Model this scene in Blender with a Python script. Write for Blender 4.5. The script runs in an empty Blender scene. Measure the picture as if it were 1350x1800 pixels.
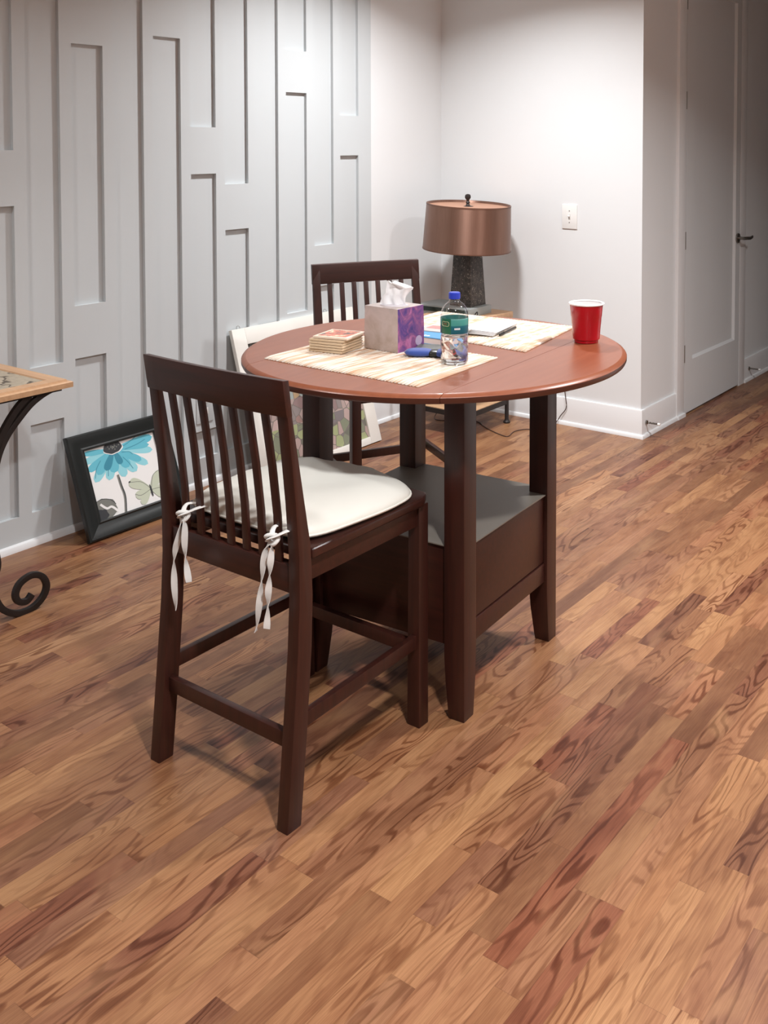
import bpy, bmesh, math, random
from mathutils import Vector, Matrix
S = bpy.context.scene
COL = S.collection
R = math.radians

# ------------------------------------------------------------------ camera
cam = bpy.data.cameras.new('camera'); co = bpy.data.objects.new('camera', cam); COL.objects.link(co)
FW = Vector((-0.57008762, 0.82071131, -0.03785558)); RT = Vector((0.82126871, 0.57053985, 0.00141016)); UP = Vector((-0.02275545, 0.03028568, 0.99928223))
M = Matrix.Identity(4)
for i in range(3):
    M[i][0] = RT[i]; M[i][1] = UP[i]; M[i][2] = -FW[i]
M[2][3] = 1.56
co.matrix_world = M
cam.sensor_fit = 'HORIZONTAL'; cam.sensor_width = 36.0; cam.lens = 1751.745 / 1350 * 36
cam.shift_x = -(852.97 - 675) / 1350; cam.shift_y = -(900 - 317.0) / 1350
cam.clip_start = 0.05; cam.clip_end = 60
S.camera = co

# ------------------------------------------------------------------ world, view
W = bpy.data.worlds.new('world'); S.world = W; W.use_nodes = True
W.node_tree.nodes['Background'].inputs[0].default_value = (0.8, 0.88, 1.0, 1)
W.node_tree.nodes['Background'].inputs[1].default_value = 0.25
S.view_settings.view_transform = 'Standard'; S.view_settings.look = 'None'
S.view_settings.gamma = 1; S.view_settings.use_curve_mapping = False
S.view_settings.exposure = 0.0

CEIL = 2.74
CANS = [(-2.65, 3.60, 41, 'recessed ceiling light in the corner over the lamp'), (-0.25, 1.0, 60, 'recessed ceiling light over the open floor'),
        (-2.75, 0.75, 16, 'recessed ceiling light over the end table'), (-0.5, 3.6, 56, 'recessed ceiling light in front of the hallway'),
        (1.6, 1.0, 44, 'recessed ceiling light farthest from the grey wall'), (-0.25, -1.5, 14, 'recessed ceiling light at the rear of the room')]

# ------------------------------------------------------------------ material helpers
def lin(c):
    c = c / 255.0
    return c / 12.92 if c <= 0.04045 else ((c + 0.055) / 1.055) ** 2.4
def rgb(r, g, b): return (lin(r), lin(g), lin(b), 1)
class N:
    def __init__(s, name):
        s.m = bpy.data.materials.new(name); s.m.use_nodes = True
        s.t = s.m.node_tree; s.n = s.t.nodes; s.l = s.t.links
        s.b = s.n['Principled BSDF']
    def node(s, kind, **kw):
        x = s.n.new(kind)
        for k, v in kw.items(): setattr(x, k, v)
        return x
    def put(s, sock, v):
        if hasattr(v, 'is_linked') or isinstance(v, bpy.types.NodeSocket): s.l.new(v, sock)
        elif v is not None: sock.default_value = v
    def math(s, op, a, b=None, c=None, clamp=False):
        x = s.node('ShaderNodeMath', operation=op, use_clamp=clamp)
        s.put(x.inputs[0], a)
        if b is not None: s.put(x.inputs[1], b)
        if c is not None: s.put(x.inputs[2], c)
        return x.outputs[0]
    def comb(s, x, y, z):
        q = s.node('ShaderNodeCombineXYZ'); s.put(q.inputs[0], x); s.put(q.inputs[1], y); s.put(q.inputs[2], z); return q.outputs[0]
    def sep(s, v):
        q = s.node('ShaderNodeSeparateXYZ'); s.l.new(v, q.inputs[0]); return q.outputs
    def obj(s): return s.node('ShaderNodeTexCoord').outputs['Object']
    def gen(s): return s.node('ShaderNodeTexCoord').outputs['Generated']
    def mapping(s, v, sc=(1, 1, 1), loc=(0, 0, 0)):
        q = s.node('ShaderNodeMapping'); s.l.new(v, q.inputs[0]); q.inputs['Scale'].default_value = sc; q.inputs['Location'].default_value = loc; return q.outputs[0]
    def noise(s, v, scale=5, detail=2, rough=0.5, dist=0.0):
        q = s.node('ShaderNodeTexNoise'); s.l.new(v, q.inputs['Vector']); q.inputs['Scale'].default_value = scale
        q.inputs['Detail'].default_value = detail; q.inputs['Roughness'].default_value = rough; q.inputs['Distortion'].default_value = dist
        return q.outputs[0]
    def ramp(s, f, stops, interp='LINEAR'):
        q = s.node('ShaderNodeValToRGB'); s.l.new(f, q.inputs[0]); cr = q.color_ramp; cr.interpolation = interp
        while len(cr.elements) < len(stops): cr.elements.new(0.5)
        for e, (p, c) in zip(cr.elements, stops): e.position = p; e.color = c
        return q.outputs[0]
    def mix(s, f, a, b, mode='MIX'):
        q = s.node('ShaderNodeMix', data_type='RGBA', blend_type=mode)
        s.put(q.inputs[0], f); s.put(q.inputs[6], a); s.put(q.inputs[7], b); return q.outputs[2]
    def bump(s, h, strength=0.2, dist=0.002):
        q = s.node('ShaderNodeBump'); s.l.new(h, q.inputs['Height']); q.inputs['Strength'].default_value = strength; q.inputs['Distance'].default_value = dist
        s.l.new(q.outputs[0], s.b.inputs['Normal'])
    def set(s, **kw):
        names = dict(col='Base Color', rough='Roughness', metal='Metallic', spec='Specular IOR Level', coat='Coat Weight', coatr='Coat Roughness', trans='Transmission Weight', ior='IOR', sheen='Sheen Weight', aniso='Anisotropic', emis='Emission Color', emi='Emission Strength', alpha='Alpha')
        for k, v in kw.items(): s.put(s.b.inputs[names[k]], v)
        return s.m
def plain(name, c, rough=0.5, **kw):
    n = N(name); return n.set(col=c, rough=rough, **kw)

# floor: narrow oak strips laid along Y
def floor_mat():
    n = N('oak_strip_floor'); x, y, z = n.sep(n.node('ShaderNodeNewGeometry').outputs['Position'])
    WD = 0.0578
    u = n.math('DIVIDE', n.math('ADD', x, 1.062), WD)
    row = n.math('FLOOR', u); fu = n.math('FRACT', u)
    wn = n.node('ShaderNodeTexWhiteNoise', noise_dimensions='1D'); n.l.new(row, wn.inputs['W'])
    rr = n.sep(wn.outputs['Color'])
    ln = n.math('MULTIPLY_ADD', rr[0], 0.40, 0.34)
    v = n.math('ADD', n.math('DIVIDE', y, ln), n.math('MULTIPLY', rr[1], 7.3))
    # uneven board lengths
    v = n.math('ADD', v, n.math('MULTIPLY', n.math('SINE', n.math('MULTIPLY', v, 2.1)), 0.25))
    idx = n.math('FLOOR', v); fv = n.math('FRACT', v)
    w2 = n.node('ShaderNodeTexWhiteNoise', noise_dimensions='2D'); n.l.new(n.comb(row, idx, 0), w2.inputs['Vector'])
    r1, r2, r3 = n.sep(w2.outputs['Color']); val = w2.outputs['Value']
    base = n.ramp(val, [(0.0, rgb(118, 80, 56)), (0.14, rgb(144, 101, 70)), (0.30, rgb(164, 121, 84)), (0.46, rgb(150, 106, 76)), (0.60, rgb(130, 89, 66)), (0.72, rgb(160, 114, 78)), (0.84, rgb(114, 75, 55)), (0.93, rgb(136, 84, 60)), (1.0, rgb(170, 128, 92))])
    seed = n.math('MULTIPLY', val, 137.0)
    # cathedral figure: contour lines of a stretched noise
    vec = n.comb(n.math('MULTIPLY', x, 15.0), n.math('MULTIPLY', y, 2.6), seed)
    f = n.noise(vec, 1.0, 1.4, 0.55, 0.25)
    ringn = n.math('MULTIPLY_ADD', r2, 46.0, 44.0)
    wob = n.math('MULTIPLY', n.noise(n.comb(n.math('MULTIPLY', x, 160.0), n.math('MULTIPLY', y, 34.0), seed), 1.0, 2, 0.5), 0.9)
    s_ = n.math('SINE', n.math('ADD', n.math('MULTIPLY', f, ringn), wob))
    ring = n.ramp(n.math('MULTIPLY_ADD', s_, 0.5, 0.5), [(0.55, (0, 0, 0, 1)), (0.86, (0.8, 0.8, 0.8, 1)), (1.0, (1, 1, 1, 1))])
    patch = n.ramp(n.noise(n.comb(n.math('MULTIPLY', x, 9.0), n.math('MULTIPLY', y, 2.2), n.math('ADD', seed, 77.0)), 1.0, 1, 0.5), [(0.38, (0.18, 0.18, 0.18, 1)), (0.58, (1, 1, 1, 1))])
    ringamt = n.math('MULTIPLY', n.math('MULTIPLY', ring, patch), n.math('MULTIPLY_ADD', n.math('POWER', r1, 0.6), 0.9, 0.05))
    c = n.mix(ringamt, base, n.mix(1.0, base, rgb(166, 134, 112), 'MULTIPLY'))
    # fine pores
    pv = n.comb(n.math('MULTIPLY', x, 420.0), n.math('MULTIPLY', y, 9.0), seed)
    p = n.noise(pv, 1.0, 3, 0.6)
    c = n.mix(n.math('MULTIPLY', n.ramp(p, [(0.42, (1, 1, 1, 1)), (0.6, (0, 0, 0, 1))]), 0.28), c, n.mix(1.0, c, rgb(150, 110, 85), 'MULTIPLY'))
    # blotchy tone within boards, knots
    bv = n.comb(n.math('MULTIPLY', x, 11.0), n.math('MULTIPLY', y, 3.4), n.math('ADD', seed, 31.0))
    bl = n.noise(bv, 1.0, 3, 0.55, 0.6)
    c = n.mix(n.math('MULTIPLY', n.ramp(bl, [(0.50, (0, 0, 0, 1)), (0.72, (1, 1, 1, 1))]), 0.5), c, n.mix(1.0, c, rgb(176, 138, 122), 'MULTIPLY'))
    c = n.mix(n.math('MULTIPLY', n.ramp(bl, [(0.30, (1, 1, 1, 1)), (0.48, (0, 0, 0, 1))]), 0.25), c, rgb(180, 138, 98))
    # seams
    e1 = n.math('LESS_THAN', fu, 0.012); e2 = n.math('LESS_THAN', n.math('MULTIPLY', fv, ln), 0.0010)
    e = n.math('MAXIMUM', e1, e2)
    c = n.mix(n.math('MULTIPLY', e, 0.45), c, rgb(70, 42, 28))
    n.bump(n.math('MULTIPLY_ADD', e, -1.0, n.math('MULTIPLY', p, 0.18)), 0.12, 0.001)
    return n.set(col=c, rough=n.math('MULTIPLY_ADD', bl, 0.14, 0.30), spec=0.38)

def wood(name, c1, c2, rough=0.35, axis=2, scale=60, coat=0.0, spec=0.5):
    n = N(name); v = n.obj()
    sc = [1, 1, 1]; sc[axis] = 0.05
    f = n.noise(n.mapping(v, tuple(sc)), scale, 4, 0.6, 0.4)
    return n.set(col=n.mix(n.ramp(f, [(0.3, (0, 0, 0, 1)), (0.7, (1, 1, 1, 1))]), c1, c2), rough=rough, coat=coat, coatr=0.2, spec=spec)

def wall_mat(name, c, rough=0.75):
    n = N(name); f = n.noise(n.obj(), 900, 2, 0.5)
    n.bump(f, 0.06, 0.0006); return n.set(col=c, rough=rough, spec=0.25)

m_floor = floor_mat()
m_white = wall_mat('white_wall_paint', rgb(230, 232, 233))
m_trim = plain('white_trim_paint', rgb(236, 237, 238), 0.4)
m_grey = wall_mat('grey_board_paint', rgb(200, 205, 207), 0.55)
m_ceil = plain('ceiling_paint', rgb(240, 240, 238), 0.9)
m_door = plain('door_paint', rgb(220, 222, 223), 0.45)
m_dark = wood('dark_cherry_wood', rgb(44, 21, 16), rgb(60, 28, 21), 0.36, 2, 70, 0.0)
m_darkx = wood('dark_cherry_wood_cross', rgb(44, 21, 16), rgb(60, 28, 21), 0.34, 0, 70, 0.0)
m_top = wood('cherry_tabletop', rgb(130, 70, 44), rgb(142, 80, 52), 0.33, 1, 45, 0.0, 0.6)
m_rim = plain('dark_rim', rgb(74, 38, 28), 0.35)  # side of the tabletop edge, coloured darker than the top
m_lam = plain('grey_brown_shelf_board', rgb(122, 115, 106), 0.4)
m_nick = plain('brushed_nickel', rgb(150, 146, 140), 0.3, metal=1.0)
m_iron = plain('wrought_iron', rgb(46, 40, 38), 0.5, metal=0.35)
m_black = plain('black_paint', rgb(22, 24, 23), 0.35)
m_oak = wood('light_oak', rgb(188, 148, 112), rgb(206, 166, 128), 0.4, 0, 50)
m_cloth = N('cream_canvas'); m_cloth.bump(m_cloth.noise(m_cloth.obj(), 700, 2), 0.15, 0.0008)
m_cloth = m_cloth.set(col=rgb(230, 228, 219), rough=0.9, spec=0.2)
m_tie = plain('cotton_tape', rgb(214, 212, 208), 0.9)
m_paper = plain('white_paper', rgb(250, 250, 251), 0.8)
m_plate = plain('white_plastic', rgb(240, 239, 236), 0.35)

# ------------------------------------------------------------------ mesh helpers
class B:
    def __init__(s): s.v = []; s.f = []; s.mi = []
    def add(s, vs, fs, mi=0):
        o = len(s.v); s.v += [tuple(v) for v in vs]; s.f += [tuple(i + o for i in f) for f in fs]; s.mi += [mi] * len(fs)
    def box(s, x0, x1, y0, y1, z0, z1, mi=0):
        v = [(x, y, z) for z in (z0, z1) for y in (y0, y1) for x in (x0, x1)]
        s.add(v, [(0, 2, 3, 1), (4, 5, 7, 6), (0, 1, 5, 4), (2, 6, 7, 3), (0, 4, 6, 2), (1, 3, 7, 5)], mi)
        return s
    def loft(s, rings, mi=0, cap=True, closed=True):
        n = len(rings[0]); vs = [p for r in rings for p in r]; fs = []
        for i in range(len(rings) - 1):
            for j in range(n if closed else n - 1):
                k = (j + 1) % n
                fs.append((i * n + j, i * n + k, (i + 1) * n + k, (i + 1) * n + j))
        if cap:
            fs.append(tuple(range(n - 1, -1, -1))); fs.append(tuple(range((len(rings) - 1) * n, len(rings) * n)))
        s.add(vs, fs, mi); return s
    def prism(s, poly, axis, a, b, mi=0):
        def p(q, t):
            if axis == 'x': return (t, q[0], q[1])
            if axis == 'y': return (q[0], t, q[1])
            return (q[0], q[1], t)
        s.loft([[p(q, a) for q in poly], [p(q, b) for q in poly]], mi); return s
    def lathe(s, prof, seg=40, mi=0, c=(0, 0), cap=False):
        rings = [[(c[0] + r * math.cos(2 * math.pi * j / seg), c[1] + r * math.sin(2 * math.pi * j / seg), z) for j in range(seg)] for r, z in prof]
        s.loft(rings, mi, cap); return s
    def sweep(s, path, w, h, mi=0, up=(0, 0, 1), round_=0, twist=None):
        P = [Vector(p) for p in path]; rings = []; n = len(P); U = Vector(up)
        for i, p in enumerate(P):
            t = (P[min(i + 1, n - 1)] - P[max(i - 1, 0)]).normalized()
            a = t.cross(U)
            if a.length < 1e-4: a = t.cross(Vector((1, 0, 0)))
            a.normalize(); b = a.cross(t).normalized()
            if twist:
                q = Matrix.Rotation(twist(i / (n - 1)), 3, t); a = q @ a; b = q @ b
            ww = w(i / (n - 1)) if callable(w) else w; hh = h(i / (n - 1)) if callable(h) else h
            if round_:
                rings.append([p + a * (ww / 2 * math.cos(2 * math.pi * k / round_)) + b * (hh / 2 * math.sin(2 * math.pi * k / round_)) for k in range(round_)])
            else:
                rings.append([p + a * ww / 2 * sx + b * hh / 2 * sy for sx, sy in ((-1, -1), (1, -1), (1, 1), (-1, 1))])
        s.loft(rings, mi); return s
    def build(s, name, mats, parent=None, bevel=0, seg=2, smooth=35, loc=None, rz=0, sub=0):
        me = bpy.data.meshes.new(name); me.from_pydata(s.v, [], s.f)
        if not isinstance(mats, (list, tuple)): mats = [mats]
        for m in mats: me.materials.append(m)
        for p, i in zip(me.polygons, s.mi): p.material_index = i
        bm = bmesh.new(); bm.from_mesh(me)
        bmesh.ops.recalc_face_normals(bm, faces=bm.faces)
        if bevel:
            es = [e for e in bm.edges if len(e.link_faces) == 2 and e.calc_face_angle(0) > 0.6]
            bmesh.ops.bevel(bm, geom=es, offset=bevel, segments=seg, affect='EDGES', profile=0.6, clamp_overlap=True)
        bm.to_mesh(me); bm.free()
        if smooth:
            for p in me.polygons: p.use_smooth = True
            me.set_sharp_from_angle(angle=R(smooth))
        o = bpy.data.objects.new(name, me); COL.objects.link(o)
        if parent: o.parent = parent
        if loc: o.location = loc
        if rz: o.rotation_euler.z = rz
        if sub:
            md = o.modifiers.new('sub', 'SUBSURF'); md.levels = sub; md.render_levels = sub
        return o
def tag(o, label=None, cat=None, group=None, kind=None):
    if label: o['label'] = label
    if cat: o['category'] = cat
    if group: o['group'] = group
    if kind: o['kind'] = kind
    return o
def empty(name, loc, rz, label, cat, group=None):
    o = bpy.data.objects.new(name, None); COL.objects.link(o); o.empty_display_size = 0.1
    o.location = loc; o.rotation_euler.z = rz; return tag(o, label, cat, group)
def struct(b, name, mats, label=None, **kw):
    o = b.build(name, mats, **kw); o['kind'] = 'structure'
    if label: o['label'] = label
    return o
def smoothpath(pts, n=8):
    P = [Vector(p) for p in pts]; out = []
    for i in range(len(P) - 1):
        p0 = P[max(i - 1, 0)]; p1 = P[i]; p2 = P[i + 1]; p3 = P[min(i + 2, len(P) - 1)]
        for k in range(n):
            t = k / n
            out.append(0.5 * ((2 * p1) + (-p0 + p2) * t + (2 * p0 - 5 * p1 + 4 * p2 - p3) * t * t + (-p0 + 3 * p1 - 3 * p2 + p3) * t ** 3))
    out.append(P[-1]); return out

# ------------------------------------------------------------------ room shell
XW, YBW, XH = -3.624, 4.755, -2.30
struct(B().box(-3.8, 3.2, -3.2, 9.2, -0.12, 0.0), 'floor', m_floor, 'oak strip floor', smooth=0)
struct(B().box(-3.8, 3.2, -3.2, 9.2, CEIL, CEIL + 0.12), 'ceiling', m_ceil, smooth=0)
struct(B().box(XW - 0.15, XW, -3.0, YBW, 0, CEIL), 'wall_left', m_white, 'white wall behind the grey boards', smooth=0)
struct(B().box(XW - 0.15, XH, YBW, YBW + 0.12, 0, CEIL), 'wall_back', m_white, 'white wall behind the lamp', smooth=0)
b = B()
b.box(XH - 0.12, XH, YBW + 0.12, 5.277, 0, CEIL); b.box(XH - 0.12, XH, 6.14, 9.0, 0, CEIL); b.box(XH - 0.12, XH, 5.277, 6.14, 2.56, CEIL)
struct(b, 'wall_hall', m_white, 'white hallway wall around the closet door', smooth=0)
struct(B().box(-1.05, -0.93, YBW, 9.0, 0, CEIL), 'wall_hall_right', m_white, smooth=0)
struct(B().box(-0.93, 3.0, YBW, YBW + 0.12, 0, CEIL), 'wall_back_right', m_white, smooth=0)
struct(B().box(XH - 0.12, -0.93, 9.0, 9.12, 0, CEIL), 'wall_hall_end', m_white, smooth=0)
struct(B().box(3.0, 3.12, -3.0, YBW, 0, CEIL), 'wall_right', m_white, smooth=0)
struct(B().box(XW - 0.15, 3.12, -3.12, -3.0, 0, CEIL), 'wall_rear', m_white, smooth=0)

# grey board feature wall: slots of 0.14 between 0.052 boards, cross blocks at staggered heights
b = B(); BX0, BX1 = -3.6215, -3.605
b.box(XW - 0.001, BX0, -3.0, 4.10, 0.0, CEIL)
PIT = 0.1927; rights = [3.998 - PIT * k for k in range(0, 36)]
known = {0: [(1.491, 1.701)], 1: [(0.822, 1.032)], 2: [(1.807, 2.015), (0.50, 0.71)], 3: [], 4: [(1.154, 1.366)], 5: [(1.417, 1.628), (0.251, 0.461)], 6: [(2.014, 2.225)], 7: [], 8: [(1.951, 2.16), (0.692, 0.904)], 9: [(0.468, 0.688)], 10: [(1.318, 1.529)]}
rnd = random.Random(4)
b.box(BX0, BX1, 3.998, 4.10, 0, CEIL)
b.box(BX0, BX1, -3.0, 3.998, 0, 0.127); b.box(BX0, BX1, -3.0, 3.998, 2.62, CEIL)
for k, yr in enumerate(rights):
    yl = yr - 0.1405
    if yr - PIT < -3.0: break
    b.box(BX0, BX1, yr - PIT, yl, 0.127, 2.62)
    bl = known.get(k)
    if bl is None:
        z = rnd.uniform(0.3, 2.1); bl = [(z, z + 0.21)] if rnd.random() < 0.8 else []
    for z0, z1 in bl: b.box(BX0, BX1, yl, yr, z0, z1)
struct(b, 'trim_1', m_grey, 'grey board and slot panelling on the left wall', smooth=0)

def base_prof(x0, sgn):  # (offset, z) profile of a tall flat baseboard with quarter round shoe
    return [(x0, 0), (x0 + sgn * 0.026, 0), (x0 + sgn * 0.026, 0.010), (x0 + sgn * 0.022, 0.018), (x0 + sgn * 0.014, 0.021), (x0 + sgn * 0.014, 0.142), (x0 + sgn * 0.011, 0.150), (x0, 0.150)]
struct(B().prism([(-3.605, 0), (-3.589, 0), (-3.589, 0.012), (-3.594, 0.022), (-3.605, 0.027)], 'y', -3.0, 4.10), 'trim_2', m_trim, 'white quarter round shoe along the grey boards')
struct(B().prism(base_prof(XW, 1), 'y', 4.10, YBW), 'baseboard_left', m_trim)
b = B(); pr = base_prof(YBW, -1); b.prism(pr, 'x', XW, XH + 0.0)
# mitred outside corner
b.loft([[(XH, q, z) for q, z in pr], [(XH - (q - YBW), q, z) for q, z in pr]], 0)
struct(b, 'baseboard_back', m_trim)
pr = base_prof(XH, 1); b = B(); b.prism(pr, 'y', YBW, 5.18)
b.loft([[(q, YBW, z) for q, z in pr], [(q, YBW - (q - XH), z) for q, z in pr]], 0)
b.box(XH, XH + 0.030, 5.18, 5.277, 0, 0.02)
b.prism(pr, 'y', 6.24, 9.0)
struct(b, 'baseboard_hall', m_trim, 'white baseboard along the hallway')
# door casing
b = B(); b.box(XH, XH + 0.018, 5.18, 5.277, 0, 2.66); b.box(XH, XH + 0.018, 6.14, 6.24, 0, 2.66); b.box(XH, XH + 0.018, 5.277, 6.14, 2.56, 2.66)
struct(b, 'trim_3', m_trim, 'white flat casing around the closet door', bevel=0.0015)
# door slab with one tall recessed panel
DX = XH + 0.017
b = B(); dy0, dy1, dz0, dz1 = 5.281, 6.136, 0.012, 2.555; py0, py1, pz0, pz1 = 5.389, 6.06, 0.31, 2.435
b.box(DX - 0.035, DX - 0.014, dy0, dy1, dz0, dz1)
for a in ((dy0, py0, dz0, dz1), (py1, dy1, dz0, dz1), (py0, py1, dz0, pz0), (py0, py1, pz1, dz1)): b.box(DX - 0.016, DX, *a)
# sloped sticking around the recess
for q in (((py0, 0.0), (py0 + 0.012, -0.0135)), ((py1, 0.0), (py1 - 0.014, -0.0135))):
    b.prism([(DX - 0.0005, q[0][0]), (DX - 0.014, q[1][0]), (DX - 0.014, q[0][0])], 'z', pz0, pz1)
b.add([(DX - 0.0005, py0, pz0), (DX - 0.014, py0, pz0 + 0.014), (DX - 0.014, py1, pz0 + 0.014), (DX - 0.0005, py1, pz0)], [(0, 1, 2, 3)])
door = struct(b, 'door_1', m_door, 'white closet door with one tall recessed panel', smooth=0)
for z in (0.357, 1.005, 1.80, 2.36):
    h = B(); h.lathe([(0.0001, -0.05), (0.006, -0.05), (0.006, 0.05), (0.0001, 0.05)], 12)
    h.box(-0.001, 0.001, 0, 0.02, -0.045, 0.045)
    h.build('hinge', m_nick, door, loc=(DX - 0.002, 5.2785, z))
h = B(); h.sweep([(0, 0, 0), (0.009, 0, 0)], 0.062, 0.062, round_=28); h.sweep([(0.009, 0, 0), (0.05, 0, 0)], 0.02, 0.02, round_=16)
h.sweep(smoothpath([(0.045, -0.012, 0.0), (0.056, 0.02, 0.0), (0.058, 0.075, -0.003), (0.057, 0.12, 0.002)], 5), lambda t: 0.015 - 0.006 * t, 0.02, round_=12)
h.build('door_handle', m_nick, door, loc=(DX, 6.092, 0.957))

# ceiling lights: recessed cans on an assumed grid, rear and far-side ones for general fill
m_emit = N('lamp_lens'); m_emit = m_emit.set(col=(1, 1, 1, 1), emis=(1.0, 0.97, 0.93, 1), emi=12.0)
for i, (x, y, p, lab) in enumerate(CANS):
    e = empty('ceiling_light', (x, y, CEIL), 0, lab, 'light', 'recessed ceiling lights')
    B().lathe([(0.075, -0.002), (0.095, -0.004), (0.097, 0.0), (0.075, 0.0)], 32).build('trim_ring', m_plate, e)
    B().lathe([(0.0001, -0.001), (0.074, -0.001), (0.074, 0.0)], 32).build('lens', m_emit, e)
    L = bpy.data.lights.new('can_light', 'AREA'); L.shape = 'DISK'; L.size = 0.18; L.energy = p; L.color = (0.985, 0.99, 1.0); L.spread = R(140)
    lo = bpy.data.objects.new('can_lamp', L); COL.objects.link(lo); lo.location = (0, 0, -0.008); lo.parent = e

# ------------------------------------------------------------------ counter chairs
def chair(loc, rz, label, group):
    e = empty('counter_chair', loc, rz, label, 'chair', group)
    # rear posts: side profile (y, z); world y = local + 1.80 for the near chair
    back = [(-0.259, 0), (-0.240, 0.20), (-0.222, 0.40), (-0.216, 0.52), (-0.217, 0.62), (-0.226, 0.74), (-0.236, 0.83), (-0.249, 0.94), (-0.262, 1.028)]
    front = [(-0.215, 0), (-0.195, 0.20), (-0.178, 0.40), (-0.174, 0.52), (-0.180, 0.64), (-0.198, 0.74), (-0.214, 0.83), (-0.232, 0.93), (-0.250, 1.028)]
    for s in (-1, 1):
        xo, xi = s * 0.245, s * 0.210
        B().prism(back + front[::-1], 'x', min(xo, xi), max(xo, xi)).build('leg', m_dark, e, bevel=0.003)
    # front legs, inner faces tapering towards the foot
    for s in (-1, 1):
        def ring(xi, yi, z): return [(s * 0.232, 0.272, z), (s * xi, 0.272, z), (s * xi, yi, z), (s * 0.232, yi, z)]
        B().loft([ring(0.190, 0.232, 0), ring(0.196, 0.232, 0.60)]).build('leg', m_dark, e, bevel=0.003)
    # seat
    out = [(-0.210, -0.188), (0.210, -0.188), (0.210, -0.176), (0.243, -0.172), (0.246, 0.235), (0.225, 0.272), (0.10, 0.284), (-0.10, 0.284), (-0.225, 0.272), (-0.246, 0.235), (-0.243, -0.172), (-0.210, -0.176)]
    B().prism(out, 'z', 0.602, 0.626).build('seat', m_darkx, e, bevel=0.006, seg=3)
    ap = B(); ap.box(-0.225, -0.207, -0.175, 0.235, 0.545, 0.602); ap.box(0.207, 0.225, -0.175, 0.235, 0.545, 0.602)
    ap.box(-0.20, 0.20, 0.240, 0.258, 0.545, 0.602); ap.box(-0.210, 0.210, -0.212, -0.186, 0.528, 0.592)
    ap.build('apron', m_darkx, e, bevel=0.002)
    # top rail, slightly bowed
    rb = B(); rings = []
    for i in range(13):
        x = -0.246 + 0.492 * i / 12; bow = 0.010 * (1 - (x / 0.246) ** 2)
        rings.append([(x, -0.2535 - bow, 0.948), (x, -0.236 - bow, 0.948), (x, -0.247 - bow, 1.032), (x, -0.266 - bow, 1.034)])
    rb.loft(rings).build('top_rail', m_darkx, e, bevel=0.002)
    for k in range(7):
        xc = 0.004 + (k - 3) * 0.0548
        w, d = 0.021, 0.009
        yb = [(-0.204, 0.583), (-0.210, 0.70), (-0.225, 0.82), (-0.247, 0.95)]
        B().loft([[(xc - w / 2, y - d / 2, z), (xc + w / 2, y - d / 2, z), (xc + w / 2, y + d / 2, z), (xc - w / 2, y + d / 2, z)] for y, z in yb]).build('slat', m_dark, e, bevel=0.0015)
    def rail(a, c_, w, h): return B().sweep([a, c_], w, h).build('stretcher', m_dark, e, bevel=0.002)
    rail((-0.212, -0.217, 0.190), (0.212, -0.217, 0.190), 0.018, 0.036)
    rail((-0.200, 0.250, 0.206), (0.200, 0.250, 0.206), 0.020, 0.034)
    rail((-0.224, -0.195, 0.236), (-0.214, 0.238, 0.244), 0.018, 0.034)
    rail((0.224, -0.195, 0.228), (0.214, 0.238, 0.232), 0.018, 0.034)
    return e
chair((-1.855, 1.80, 0), 0, 'dark slat back counter chair in front of the round table, cream cushion on its seat', 'counter height chairs')
chair((-2.71, 3.17, 0), R(-120), 'dark slat back counter chair behind the round table, half hidden by it', 'counter height chairs')

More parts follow.
